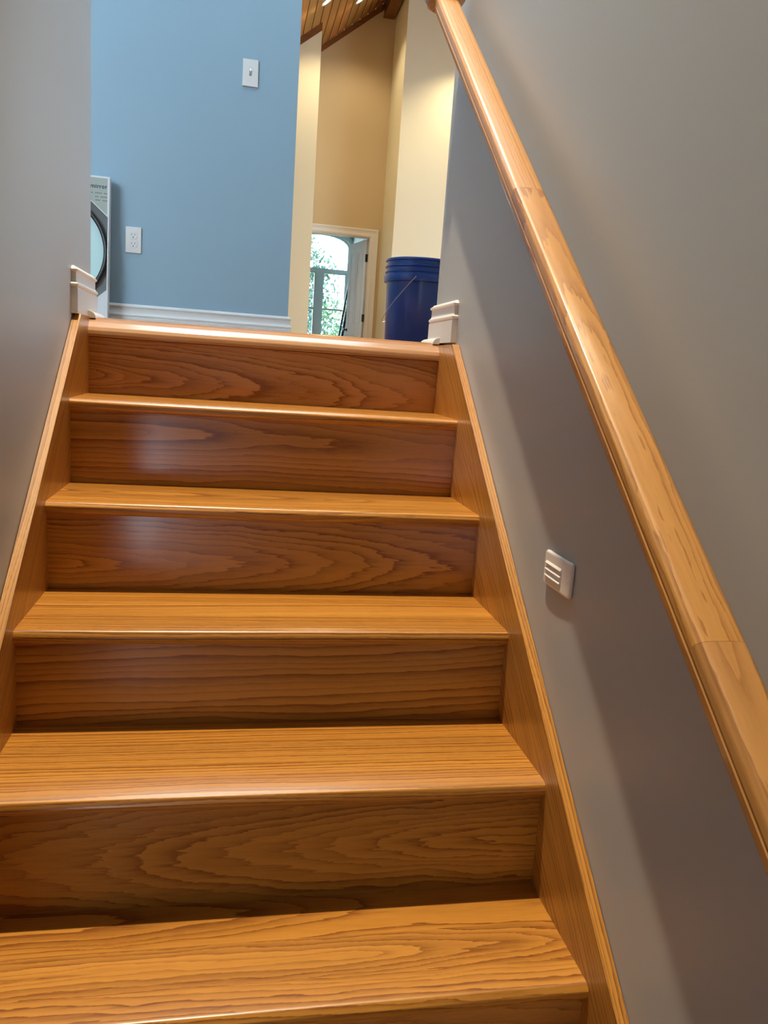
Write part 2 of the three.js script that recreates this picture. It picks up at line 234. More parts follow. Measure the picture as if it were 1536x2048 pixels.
{ // sloped plank ceilings: boards run along the room
  const cosr = 1 / Math.hypot(1, 0.771), bw = 0.145 * cosr;
  const t = thing('ceiling_wood_left', 'sloped ceiling of brown wooden planks rising to the ridge beam', 'ceiling', [0.3, ceilY(0.3), -6], null, 'structure');
  mesh('roof_deck', prism([[XL, ceilY(XL) + 0.03], [2.04, ceilY(2.04) + 0.03], [2.04, ceilY(2.04) + 0.15], [XL, ceilY(XL) + 0.15]], 'z', ZA - 0.1, ZB), DARK, t);
  let i = 0;
  for (let x = XL; x < 2.03; x += bw, i++) { const x1 = Math.min(2.04, x + bw - 0.008); const q = [[x, ceilY(x) + 0.004], [x + 0.004, ceilY(x + 0.004)], [x1 - 0.004, ceilY(x1 - 0.004)], [x1, ceilY(x1) + 0.004], [x1, ceilY(x1) + 0.03], [x, ceilY(x) + 0.03]]; mesh('plank', prism(q, 'z', ZA, ZB, { u0: i * 0.37, v0: i * 0.11 }), PINE[(i * 2 + (i >> 1)) % 3], t); }
  struct('ceiling_wood_right', prism([[2.04, ceilY(2.04)], [XR, ceilY(XR)], [XR, ceilY(XR) + 0.12], [2.04, ceilY(2.04) + 0.12]], 'z', ZA - 0.1, ZB), PINE[1], 'sloped wooden ceiling on the far side of the ridge beam', 'ceiling');
  const b = thing('ridge_beam', 'dark brown boxed ridge beam running along the wooden ceiling', 'beam', [2.04, 5.21, -6]);
  mesh('beam', box(1.965, 2.11, 5.225, 5.43, ZA, ZB - WT), TRIMWOOD, b); mesh('beam_cap', box(1.955, 2.12, 5.205, 5.225, ZA, ZB - WT), TRIMWOOD, b);
  struct('trim_1', prism([[XL, ceilY(XL) - 0.10], [0.945, ceilY(0.945) - 0.10], [0.945, ceilY(0.945)], [XL, ceilY(XL)]], 'z', ZG, ZG + 0.022), TRIMWOOD, 'brown rake trim board along the cream gable strip', 'trim');
  struct('trim_2', prism([[AX, ceilY(AX) - 0.09], [1.955, ceilY(1.955) - 0.09], [1.955, ceilY(1.955)], [AX, ceilY(AX)]], 'z', ZA, ZA + 0.022), TRIMWOOD, 'brown rake trim board along the tan end wall', 'trim');
}

// ------------------------------------------------------------------ bedroom behind the door
const BX0 = 0.2, BX1 = 2.13, BZ = -14.0, BC = 2.75;
struct('floor_bedroom', box(BX0, BX1, -0.25, FL, BZ - 0.12, ZA - 0.1), FLOORM, 'bedroom floor', 'floor');
struct('ceiling_bedroom', box(BX0, BX1, BC, BC + 0.1, BZ - 0.12, ZA - 0.1), BEDROOM, 'grey bedroom ceiling', 'ceiling');
struct('wall_bedroom_right', box(BX1, BX1 + 0.1, -0.25, BC + 0.1, BZ - 0.12, ZA - 0.1), BEDROOM, 'grey bedroom wall behind the open door', 'wall');
struct('wall_bedroom_left', box(BX0 - 0.1, BX0, -0.25, BC + 0.1, BZ - 0.12, ZA - 0.1), BEDROOM, 'grey bedroom wall away from the door', 'wall');
struct('wall_bedroom_front', box(BX0, AX - 0.12, -0.25, BC, ZA - 0.1, ZA - 0.02), BEDROOM, 'grey bedroom wall beside the doorway', 'wall');
const AC = 1.49, AA = 0.60, AB = 0.27, AY = 2.23, WY0 = 0.22;    // arched window
const archPts = (a, b, y0, sill) => { const p = [[AC - a, sill], [AC + a, sill]]; for (let i = 0; i <= 20; i++) { const t = Math.PI * i / 20; p.push([AC + a * Math.cos(t), y0 + b * Math.sin(t)]); } return p; };
// wall around the arched opening: extruded shape with a hole
const shapeOf = (pts) => { const s = new THREE.Shape(); pts.forEach(([x, y], i) => i ? s.lineTo(x, y) : s.moveTo(x, y)); return s; };
const ringGeo = (outer, inner, z0, z1) => { const s = shapeOf(outer); s.holes.push(new THREE.Path(inner.map(([x, y]) => new THREE.Vector2(x, y)))); const g = new THREE.ExtrudeGeometry(s, { depth: z1 - z0, bevelEnabled: false, curveSegments: 1 }); g.translate(0, 0, z0); return g; };
struct('wall_bedroom_back', ringGeo([[BX0, -0.25], [BX1, -0.25], [BX1, BC], [BX0, BC]], archPts(AA, AB, AY, WY0), BZ - 0.12, BZ), BEDROOM, 'grey bedroom wall around the arched window', 'wall');
{ const t = thing('window_4', 'arched bedroom window with paired sashes showing green trees', 'window', [AC, WY0, BZ], null, 'structure');
  mesh('casing', ringGeo(archPts(AA + 0.085, AB + 0.085, AY, WY0 - 0.09), archPts(AA, AB, AY, WY0), BZ, BZ + 0.025), SASH, t);
  mesh('window_frame', ringGeo(archPts(AA, AB, AY, WY0), archPts(AA - 0.05, AB - 0.05, AY, WY0 + 0.05), BZ - 0.10, BZ - 0.02), SASH, t);
  mesh('head_rail', box(AC - AA + 0.05, AC + AA - 0.05, 1.745, 1.81, BZ - 0.10, BZ - 0.01), SASH, t);
  mesh('mullion', box(AC - 0.065, AC + 0.065, WY0 + 0.05, 1.745, BZ - 0.10, BZ - 0.01), SASH, t);
  mesh('transom_pane', prism(archPts(AA - 0.05, AB - 0.05, AY, 1.81), 'z', BZ - 0.064, BZ - 0.060), GLASS, t);
  for (const s of [-1, 1]) { const xa = s < 0 ? AC - AA + 0.05 : AC + 0.065, xb = s < 0 ? AC - 0.065 : AC + AA - 0.05, sash = mesh('sash', merge([box(xa, xa + 0.03, WY0 + 0.05, 1.745, BZ - 0.09, BZ - 0.03), box(xb - 0.03, xb, WY0 + 0.05, 1.745, BZ - 0.09, BZ - 0.03), box(xa + 0.03, xb - 0.03, 1.715, 1.745, BZ - 0.09, BZ - 0.03), box(xa + 0.03, xb - 0.03, WY0 + 0.05, WY0 + 0.10, BZ - 0.09, BZ - 0.03)]), SASH, t);
    mesh('meeting_rail', box(xa + 0.03, xb - 0.03, 1.01, 1.05, BZ - 0.09, BZ - 0.03), SASH, t);
    const xm = xa + (xb - xa) * 0.66; mesh('muntin', box(xm - 0.008, xm + 0.008, 1.05, 1.715, BZ - 0.068, BZ - 0.052), SASH, t);
    mesh('muntin', box(xa + 0.03, xm - 0.008, 1.365, 1.381, BZ - 0.067, BZ - 0.053), SASH, t); mesh('muntin', box(xm + 0.008, xb - 0.03, 1.365, 1.381, BZ - 0.067, BZ - 0.053), SASH, t);
    mesh('pane', box(xa + 0.03, xb - 0.03, 1.05, 1.715, BZ - 0.062, BZ - 0.058), GLASS, t); mesh('pane', box(xa + 0.03, xb - 0.03, WY0 + 0.10, 1.01, BZ - 0.062, BZ - 0.058), GLASS, t); }
}
{ // door casing and jamb
  const t = thing('door_casing', 'white moulded casing around the bedroom doorway in the tan wall', 'door casing', [(DX0 + DX1) / 2, FL, ZA], null, 'structure');
  const cw = 0.115, prof = (o) => [[0, 0], [cw, 0], [cw, 0.022], [cw - 0.012, 0.026], [cw - 0.03, 0.019], [0.035, 0.014], [0.02, 0.018], [0.006, 0.012], [0, 0.012]];
  const side = (xin, s) => prism(prof().map(([a, d]) => [xin + s * a, ZA + d]), 'y', FL, DH + cw);
  mesh('casing_leg', side(DX1, 1), TRIM, t); mesh('casing_leg', side(DX0, -1), TRIM, t);
  mesh('casing_head', prism(prof().map(([a, d]) => [ZA + d + 0.001, DH + a]), 'x', DX0 - cw, DX1 + cw), TRIM, t);
  mesh('jamb', merge([box(DX1 - 0.018, DX1, FL, DH, ZA - 0.1, ZA), box(DX0, DX0 + 0.018, FL, DH, ZA - 0.1, ZA), box(DX0 + 0.018, DX1 - 0.018, DH - 0.018, DH, ZA - 0.1, ZA)]), TRIM, t);
}
{ // open panelled door, hinged beside the tan wall's right jamb
  const t = localThing('door_1', 'white panelled bedroom door standing open on black hinges', 'door', [DX1 - 0.03, FL, ZA - 0.105]); t.rotation.y = Math.PI / 2 + 0.205; t.userData.kind = 'structure';
  // local: x runs from the hinge (0) away along the leaf, z is the thickness
  const L = 0.80, H = 1.955, T = 0.035;
  const leafParts = [], cols = [[0.11, 0.37], [0.43, 0.69]], rows = [[0.22, 0.46], [0.60, 1.78]];
  mesh('leaf', box(0, L, 0.008, H, -T / 2 + 0.004, T / 2 - 0.004), TRIM, t);
  const stile = (x0, x1, y0, y1) => { leafParts.push(box(x0, x1, y0, y1, -T / 2, T / 2)); };
  stile(0, cols[0][0], 0.008, H); stile(cols[1][1], L, 0.008, H); stile(cols[0][1], cols[1][0], 0.008, H);
  for (const [a, b] of [[0.008, rows[0][0]], [rows[0][1], rows[1][0]], [rows[1][1], H]]) for (const [c, d] of cols) stile(c, d, a, b);
  mesh('stile_frame', merge(leafParts), TRIM, t);
  for (const [c, d] of cols) for (const [a, b] of rows) mesh('door_panel', rbox(c + 0.03, d - 0.03, a + 0.03, b - 0.03, -T / 2 - 0.001, T / 2 + 0.001, 0.006), TRIM, t);
  for (const y of [0.24, 0.71, 1.66]) mesh('hinge', rbox(-0.014, 0.018, y - 0.06, y + 0.06, -0.026, 0.026, 0.003), BLACK, t);
  for (const s of [-1, 1]) { const k = lathe([[0, 0], [0.028, 0], [0.028, 0.006], [0.012, 0.010], [0.011, 0.03], [0.024, 0.036], [0.029, 0.048], [0.026, 0.058], [0, 0.064]], 24); k.rotateX(s * Math.PI / 2); k.translate(L - 0.065, 0.535, s * T / 2); mesh('door_knob', k, BLACK, t); }
}
{ // dark framed mirror leaning in the bedroom
  const t = localThing('leaning_mirror', 'tall black framed mirror leaning on the wall beside the bedroom window', 'mirror', [1.80, FL, -13.1]); t.rotation.z = -0.135; t.rotation.y = 0;
  const w = 0.50, h = 1.62, f = 0.05;
  mesh('mirror_frame', merge([box(-0.02, 0.02, 0, h, -w / 2, -w / 2 + f), box(-0.02, 0.02, 0, h, w / 2 - f, w / 2), box(-0.02, 0.02, 0, f, -w / 2 + f, w / 2 - f), box(-0.02, 0.02, h - f, h, -w / 2 + f, w / 2 - f)]), BLACK, t);
  mesh('mirror_back', box(0.006, 0.016, f, h - f, -w / 2 + f, w / 2 - f), BLACK, t);
  mesh('mirror_glass', box(-0.006, 0.006, f, h - f, -w / 2 + f, w / 2 - f), std(0.9, 0.92, 0.92, 0.03, { metalness: 1 }), t);
}
// outside: ground and trees
struct('ground', box(-40, 40, -3.3, -3.2, -70, BZ - 0.5), std(0.10, 0.17, 0.05, 0.9), 'grass outside the bedroom window', 'ground');
{
  const leafG = new THREE.MeshPhysicalMaterial({ color: lin(0.030, 0.085, 0.055), roughness: 0.8, transmission: 0.25, thickness: 0, side: THREE.DoubleSide }), bark = std(0.10, 0.075, 0.05, 0.9);
  const leafG2 = new THREE.MeshPhysicalMaterial({ color: lin(0.048, 0.125, 0.042), roughness: 0.8, transmission: 0.25, thickness: 0, side: THREE.DoubleSide });
  const specs = [[1.45, -17.6, 6.0, 0.62, 0, 'leafy tree close outside the left bedroom sash'], [4.3, -20.4, 6.6, 1.25, 0, 'leafy tree outside beside the open bedroom door'], [2.75, -23.5, 5.2, 0.9, 1, 'bright green tree seen low through the right sash'], [1.6, -28, 6.2, 1.6, 1, 'broad tree farther out behind the left sash'], [5.6, -29, 8, 1.7, 1, 'tall tree at the far end of the garden']];
  specs.forEach(([x, z, h, r, m, label], q) => {
    const R = rng(900 + q), t = thing('garden_tree', label, 'tree', [x, -3.2, z], 'trees outside the bedroom window');
    const tr = cyl(0.13, 0.05, h * 0.8, 10); tr.translate(x, -3.2 + h * 0.4, z); mesh('trunk', tr, bark, t);
    const pos = [], uv = [], clumps = [];
    for (let c = 0; c < 24; c++) { const a = R() * 6.283, e = R() * 2 - 1, rr = r * (0.35 + 0.65 * R()); clumps.push([x + Math.cos(a) * rr, -3.2 + h * (0.66 + 0.30 * e), z + Math.sin(a) * rr, 0.28 + 0.35 * R()]); }
    for (const [cx, cy, cz, cr] of clumps) for (let l = 0; l < 150; l++) {
      const d = new THREE.Vector3(R() - 0.5, R() - 0.5, R() - 0.5).normalize().multiplyScalar(cr * Math.cbrt(R())), s = 0.045 + 0.05 * R(), e = new THREE.Euler(R() * 6, R() * 6, R() * 6);
      const P = [[-s, 0, 0], [0, s * 0.5, 0], [s, 0, 0], [0, -s * 0.5, 0]].map((p) => new THREE.Vector3(...p).applyEuler(e).add(d)).map((v) => [v.x + cx, v.y + cy, v.z + cz]);
      pos.push(...P[0], ...P[1], ...P[2], ...P[0], ...P[2], ...P[3]); uv.push(0, 0, 0, 1, 1, 1, 0, 0, 1, 1, 1, 0); }
    const g = new THREE.BufferGeometry(); g.setAttribute('position', new THREE.Float32BufferAttribute(pos, 3)); g.setAttribute('uv', new THREE.Float32BufferAttribute(uv, 2)); g.computeVertexNormals();
    mesh('foliage', g, m ? leafG2 : leafG, t).userData.kind = 'stuff';
  });
}

// ------------------------------------------------------------------ staircase
{
  const t = thing('staircase', 'honey oak staircase with glossy treads, risers and side skirt boards', 'stairs', [0, LOW, 0.95]);
  const R = rng(5);
  const nose = (z1, y, zb) => { const r = TH / 2, p = [[zb, y - TH], ]; for (let i = 0; i <= 14; i++) { const a = -Math.PI / 2 + Math.PI * i / 14; p.push([z1 - r + r * Math.cos(a), y - r + r * Math.sin(a)]); } p.push([zb, y]); return p; };
  const pick = [[], [0, 1, 0], [1, 2, 2], [0, 4, 1], [4, 1, 0], [2, 3, 3], [1, 0, 4], [0, 1, 2]];
  const G = -0.003, YC = [null, null, 0.12, 0.2, null], off = (m, za, zb) => [0.6 + (R() - 0.5) * 0.16, (YC[m] ?? R() * 2) - (za + zb) / 2 + (R() - 0.5) * 0.03];
  for (let k = 1; k < SY.length; k++) {
    const g = subgroup('tread', t); const zb = SZ[k - 1] - 0.012, zf = SZ[k] + OV, y = SY[k], c1 = zb + 0.082 + 0.03 * R(), c2 = c1 + 0.075 + 0.02 * R(), m = pick[k];
    mesh('stave', box(-W2 + G, W2 - G, y - TH, y, zb, c1, ...off(m[0], zb, c1)), OAK_T[m[0]], g);
    mesh('stave', box(-W2 + G, W2 - G, y - TH, y, c1, c2, ...off(m[1], c1, c2)), OAK_T[m[1]], g);
    mesh('stave', prism(nose(zf, y, c2), 'x', -W2 + G, W2 - G, { u0: R() * 3, v0: R() * 2, crease: 0.6 }), OAK_T[m[2]], g);
  }
  const vo = [0.0, 0, 0, 0, 0];
  for (let k = 0; k < SY.length; k++) {
    const y1 = (k ? SY[k] : FL) - (k ? TH : 0.048), y0 = k + 1 < SY.length ? SY[k + 1] : LOW, m = OAK_R[k % 5], zf = SZ[k];
    const g = box(-W2 + G, W2 - G, y0, y1, zf - 0.012, zf);
    const p = g.attributes.position, uv = g.attributes.uv; for (let i = 0; i < p.count; i++) uv.setXY(i, p.getX(i) + 0.60, p.getY(i) - y0 + 0.06 + p.getZ(i) * 0.01);
    mesh('riser', g, m, t);
  }
  // landing nosing: a thick rounded lip over the top riser
  const y1 = FL + 0.0035, y0 = -0.0265, zf = SZ[0] + 0.0175, out = [[-0.085, FL - 0.012], [-0.085, FL]];
  for (let i = 0; i <= 18; i++) { const a = Math.PI / 2 * (1 - i / 18), pw = 2 / 1.55; out.push([-0.036 + (zf + 0.036) * Math.pow(Math.cos(a), pw), -0.017 + (y1 + 0.017) * Math.pow(Math.sin(a), pw)]); }
  out.push([zf, -0.020], [zf - 0.0015, -0.0245], [zf - 0.005, y0]);
  out.push([-0.012, y0], [-0.012, FL - 0.012]);
  mesh('landing_nosing', prism(out.reverse(), 'x', -W2 + G, W2 - G, { crease: 0.6, u0: 1.1 }), OAK_N, t);
  // skirt boards, top edge eased
  const al = Math.atan(SL);
  for (const s of [1, -1]) {
    const c = s > 0 ? 0.129 : 0.106, cap = s > 0 ? 0.017 : 0.023, zc = (c - cap) / SL, ze = 1.92, face = [[-0.012, cap], [zc, cap], [ze, c - SL * ze], [ze, LOW], [1.30, LOW], [-0.012, -0.42]];
    const xi = s * W2, xo = s * (XW - 0.001), e = 0.0025;
    const inner = prism(face, 'x', Math.min(xi, xo), Math.max(xi, xo), { crease: 0.4 });
    const p = inner.attributes.position, uv = inner.attributes.uv, nn = inner.attributes.normal;
    for (let i = 0; i < p.count; i++) { const z = p.getZ(i), y = p.getY(i), along = z * Math.cos(al) - y * Math.sin(al), across = z * Math.sin(al) + y * Math.cos(al); if (Math.abs(nn.getX(i)) > 0.5) uv.setXY(i, along + (s > 0 ? 0 : 2.2), across + 0.3); else uv.setXY(i, along + 0.5, p.getX(i) + 0.9); }
    // split: broad face / top edge carry different grain
    const sk = mesh('skirt_board', inner, s > 0 ? OAK_S[0] : OAK_S[1], t);
    const edge = box(Math.min(xi, xo), Math.max(xi, xo), -0.001, 0.0012, 0, Math.hypot(ze - zc, SL * (ze - zc)));
    const ep = edge.attributes.position, eu = edge.attributes.uv; for (let i = 0; i < ep.count; i++) eu.setXY(i, ep.getZ(i), ep.getX(i) + 0.75);
    edge.rotateX(al); edge.translate(0, cap, zc);
    mesh('skirt_edge', edge, OAK_E, sk);
  }
}

// ------------------------------------------------------------------ handrail
{
  const t = thing('handrail', 'honey oak handrail with grooved sides fixed along the grey stair wall', 'handrail', [0.4125, -0.6, 1.83]);
  const half = [[0.0, 0.0008], [0.012, 0.0006], [0.020, 0], [0.0255, -0.002], [0.029, -0.0055], [0.0305, -0.0105], [0.0305, -0.0165], [0.0292, -0.0185], [0.0292, -0.0205], [0.0307, -0.0225], [0.0305, -0.0295], [0.0288, -0.0335], [0.023, -0.037], [0.0185, -0.041], [0.0175, -0.048], [0.0, -0.048]];
  const prof = [...half, ...half.slice(1, -1).reverse().map(([x, y]) => [-x, y])].reverse();
  const al = Math.atan(SL), H = Math.hypot(1, SL), cuts = [-0.03, 0.7595, 1.4765, 1.86];
  for (let i = 0; i < 3; i++) {
    const a = cuts[i] * H, b = cuts[i + 1] * H - (i < 2 ? 0.0003 : 0), g = prism(prof, 'z', a, b, { crease: 0.55 });
    const p = g.attributes.position, uv = g.attributes.uv; for (let k = 0; k < p.count; k++) uv.setXY(k, p.getZ(k) + i * 0.43 + (i === 2 ? -0.52 : 0), p.getX(k) + 0.17 + (i === 0 ? 0.02 : 0) + 0.6 * p.getY(k));
    g.rotateX(al); g.translate(0.4125, 0.896, 0);
    mesh('rail_segment', g, OAK_H[i], t);
  }
  const cap = lathe([[0, -0.042], [0.040, -0.042], [0.050, -0.036], [0.0525, -0.028], [0.0505, -0.024], [0.058, -0.020], [0.0625, -0.012], [0.061, -0.004], [0.054, 0.001], [0, 0.003]], 40);
  cap.scale(0.88, 0.88, 0.88); cap.translate(0.4125, 0.912, -0.030); { const p = cap.attributes.position, uv = cap.attributes.uv; for (let k = 0; k < p.count; k++) uv.setXY(k, p.getZ(k) + 0.4, p.getX(k) + 0.17); }
  mesh('end_cap', cap, OAK_H[0], t);
  wallBracket(t);
  function wallBracket(par) { const z = 1.80, y = 0.896 - SL * z - 0.064; const g = subgroup('wall_bracket', par); mesh('bracket_arm', tube([[0.4125, y + 0.004, z], [0.4125, y - 0.03, z], [0.44, y - 0.055, z], [0.478, y - 0.06, z]], 0.007, 10, 24), BRASS, g); const c = cyl(0.03, 0.03, 0.008, 24); c.rotateZ(Math.PI / 2); c.translate(0.4786, y - 0.06, z); mesh('bracket_plate', c, BRASS, g); return g; }
}

// ------------------------------------------------------------------ baseboards
{
  const y0 = FL, prof = (b, o = 1) => [[0, b], [0.0155 * o, b], [0.0155 * o, b + 0.058], [0.0135 * o, b + 0.061], [0.0165 * o, b + 0.064], [0.0165 * o, b + 0.069], [0.0125 * o, b + 0.073], [0.0105 * o, b + 0.077], [0.0105 * o, b + 0.096], [0.0145 * o, b + 0.099], [0.0145 * o, b + 0.103], [0.009 * o, b + 0.107], [0.006 * o, b + 0.111], [0, b + 0.112]];
  const shoe = (b) => [[0.0155, b], [0.034, b], [0.0335, b + 0.006], [0.030, b + 0.012], [0.024, b + 0.016], [0.0155, b + 0.018]];
  const lab = { r: 'white moulded baseboard wrapping the handrail wall end beside the bucket', l: 'white moulded baseboard wrapping the wall end beside the mirror box', b: 'white baseboard along the foot of the pale blue wall' };
  const pr = [[XW + 0.02, 0.088], [XW, 0.088], [XW, ZE], [3.0, ZE]], pl = [[-XW - 0.02, 0.108], [-XW, 0.108], [-XW, ZE], [-XW - WT, ZE], [-XW - WT, 1.7]], pb = [[-3.6, ZB], [0.122, ZB], [0.122, ZB - WT]];
  for (const [key, path, side, sh] of [['right', pr, 1, [[XW, -0.012], [XW, ZE], [3.0, ZE]]], ['left', pl, -1, [[-XW, -0.012], [-XW, ZE], [-XW - WT, ZE], [-XW - WT, 1.7]]], ['blue', pb, -1, pb]]) {
    const t = thing('baseboard_' + key, lab[key[0]], 'baseboard', [path[1][0], y0, path[1][1]], null, 'structure');
    mesh('board', moulding(path, prof(key === 'blue' ? y0 : y0 + 0.0035), side), TRIM, t); mesh('shoe_molding', moulding(sh, shoe(y0), side), TRIM, t);
  }
}

// ------------------------------------------------------------------ blue bucket on the landing
{
  const cx = 0.648, cz = -1.10, t = localThing('bucket', 'blue plastic pail with wire handle standing on the landing floor', 'bucket', [cx, FL, cz]);
  const H = 0.362, r0 = 0.134, r1 = 0.146, w = 0.003, rr = (y) => r0 + (r1 - r0) * y / H;
  const o = [[0, 0.004], [r0 - 0.006, 0.004], [r0 - 0.002, 0.0], [r0, 0.004], [rr(0.27), 0.27], [rr(0.272) + 0.009, 0.272], [rr(0.28) + 0.010, 0.276], [rr(0.298) + 0.010, 0.296], [rr(0.30) + 0.008, 0.300], [rr(0.30) + 0.001, 0.302], [rr(0.306) + 0.001, 0.307], [rr(0.31) + 0.006, 0.309], [rr(0.314) + 0.006, 0.313], [rr(0.316) + 0.001, 0.315], [rr(0.326) + 0.001, 0.327], [rr(0.33) + 0.006, 0.329], [rr(0.334) + 0.006, 0.333], [rr(0.336) + 0.001, 0.335], [rr(0.350) + 0.001, 0.350], [rr(0.354) + 0.005, 0.353], [rr(H) + 0.004, H - 0.003], [rr(H) + 0.001, H], [rr(H) - w, H - 0.002], [rr(0.30) - w, 0.30], [r0 - w, 0.010], [0, 0.009]];
  const BM = new THREE.MeshPhysicalMaterial({ color: lin(0.004, 0.048, 0.285), roughness: 0.32, clearcoat: 0.3, clearcoatRoughness: 0.2 });
  mesh('pail', toCreasedNormals(lathe(o, 64), 0.5), BM, t);
  const a = 1.92;                                       // direction of the near handle ear
  for (const s of [0, Math.PI]) { const e = cyl(0.017, 0.017, 0.012, 20); e.rotateX(Math.PI / 2); e.translate(0, 0.287, rr(0.287) + 0.012); e.rotateY(Math.PI / 2 - a + s); mesh('handle_ear', e, BM, t); }
  const pts = [], ax = new THREE.Vector3(Math.cos(a), 0, Math.sin(a)), sd = new THREE.Vector3(-Math.sin(a), 0, Math.cos(a)).multiplyScalar(1);
  if (sd.x > 0) sd.negate();
  for (let i = 0; i <= 16; i++) { const q = Math.PI * i / 16, R = rr(0.287) + 0.020; const v = ax.clone().multiplyScalar(Math.cos(q) * R).addScaledVector(sd, Math.sin(q) * (R - 0.012)); pts.push([v.x, 0.287 - Math.sin(q) * 0.172, v.z]); }
  mesh('wire_handle', tube(pts, 0.0017, 8, 64), METAL, t);
}

// ------------------------------------------------------------------ boxed round mirror leaning on the blue wall
{
  const t = localThing('mirror_box', 'white cardboard box with cut-out window holding a round black framed mirror', 'mirror box', [-0.8175, FL, -1.192]); t.rotation.x = -0.085;
  const w = 0.44, h = 0.587, d = 0.042, hw = w / 2, e = 0.006, WHITE = std(0.74, 0.76, 0.78, 0.55), INNER = std(0.20, 0.21, 0.21, 0.8);
  mesh('tray', merge([rbox(-hw, -hw + e, 0, h, -d, 0, 0.002), rbox(hw - e, hw, 0, h, -d, 0, 0.002), box(-hw + e, hw - e, 0, e, -d, 0), box(-hw + e, hw - e, h - e, h, -d, 0), box(-hw + e, hw - e, e, h - e, -d, -d + 0.004)]), WHITE, t);
  mesh('backing_board', box(-hw + e, hw - e, e, h - e, -0.030, -0.024), INNER, t);
  // corner panels of the box front; the upper ones carry print
  const cv = document.createElement('canvas'); cv.width = 512; cv.height = 320; const c = cv.getContext('2d');
  c.fillStyle = 'rgb(168,176,168)'; c.fillRect(0, 0, 512, 320); c.fillStyle = '#1d2226'; c.font = 'bold 40px sans-serif'; c.textAlign = 'right'; c.fillText('round mirror', 420, 92);
  c.fillStyle = '#5a6262'; for (const [x0, x1, y] of [[216, 420, 124], [334, 420, 152], [336, 420, 178]]) for (let x = x0; x < x1; x += 13) if ((x * 7) % 5) c.fillRect(x, y, 9, 7);
  const tx = new THREE.CanvasTexture(cv); tx.colorSpace = THREE.SRGBColorSpace;
  const PRINT = new THREE.MeshStandardMaterial({ map: tx, roughness: 0.5 });
  const cornerTop = (s) => { const p = [[0, h - 0.092], [s * (hw - 0.075), h - 0.092], [s * hw, h - 0.158], [s * hw, h], [0, h]]; return p; };
  for (const s of [-1, 1]) {
    const pan = mesh('corner_panel', prism(cornerTop(s), 'z', -0.001, 0.003), WHITE, t);
    const q = [[0, h - 0.086], [s * (hw - 0.078), h - 0.086], [s * (hw - 0.008), h - 0.146], [s * (hw - 0.008), h - 0.007], [0, h - 0.007]];
    const g = prism(q, 'z', 0.003, 0.0034); const p = g.attributes.position, uv = g.attributes.uv;
    for (let i = 0; i < p.count; i++) uv.setXY(i, (p.getX(i) + 0.0) / 0.26 + 0.01, (p.getY(i) - (h - 0.1625)) / 0.1625);
    mesh('printed_panel', g, s > 0 ? PRINT : std(0.37, 0.42, 0.37, 0.5), pan);
    mesh('corner_panel', prism([[s * hw, 0], [s * hw, 0.158], [s * (hw - 0.075), 0.092], [s * (hw - 0.075), 0]], 'z', -0.001, 0.003), WHITE, t);
  }
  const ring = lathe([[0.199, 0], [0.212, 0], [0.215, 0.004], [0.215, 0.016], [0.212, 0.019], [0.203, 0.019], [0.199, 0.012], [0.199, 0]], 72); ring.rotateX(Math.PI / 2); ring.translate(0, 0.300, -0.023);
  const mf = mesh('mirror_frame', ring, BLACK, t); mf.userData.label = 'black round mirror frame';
  const disc = cyl(0.2, 0.2, 0.004, 72); disc.rotateX(Math.PI / 2); disc.translate(0, 0.300, -0.016); mesh('mirror_glass', disc, std(0.60, 0.84, 0.84, 0.25), mf).userData.label = 'round mirror with its pale cyan reflection put into the colour';  // even pale cyan colour stands in for the bright reflection in the glass
}

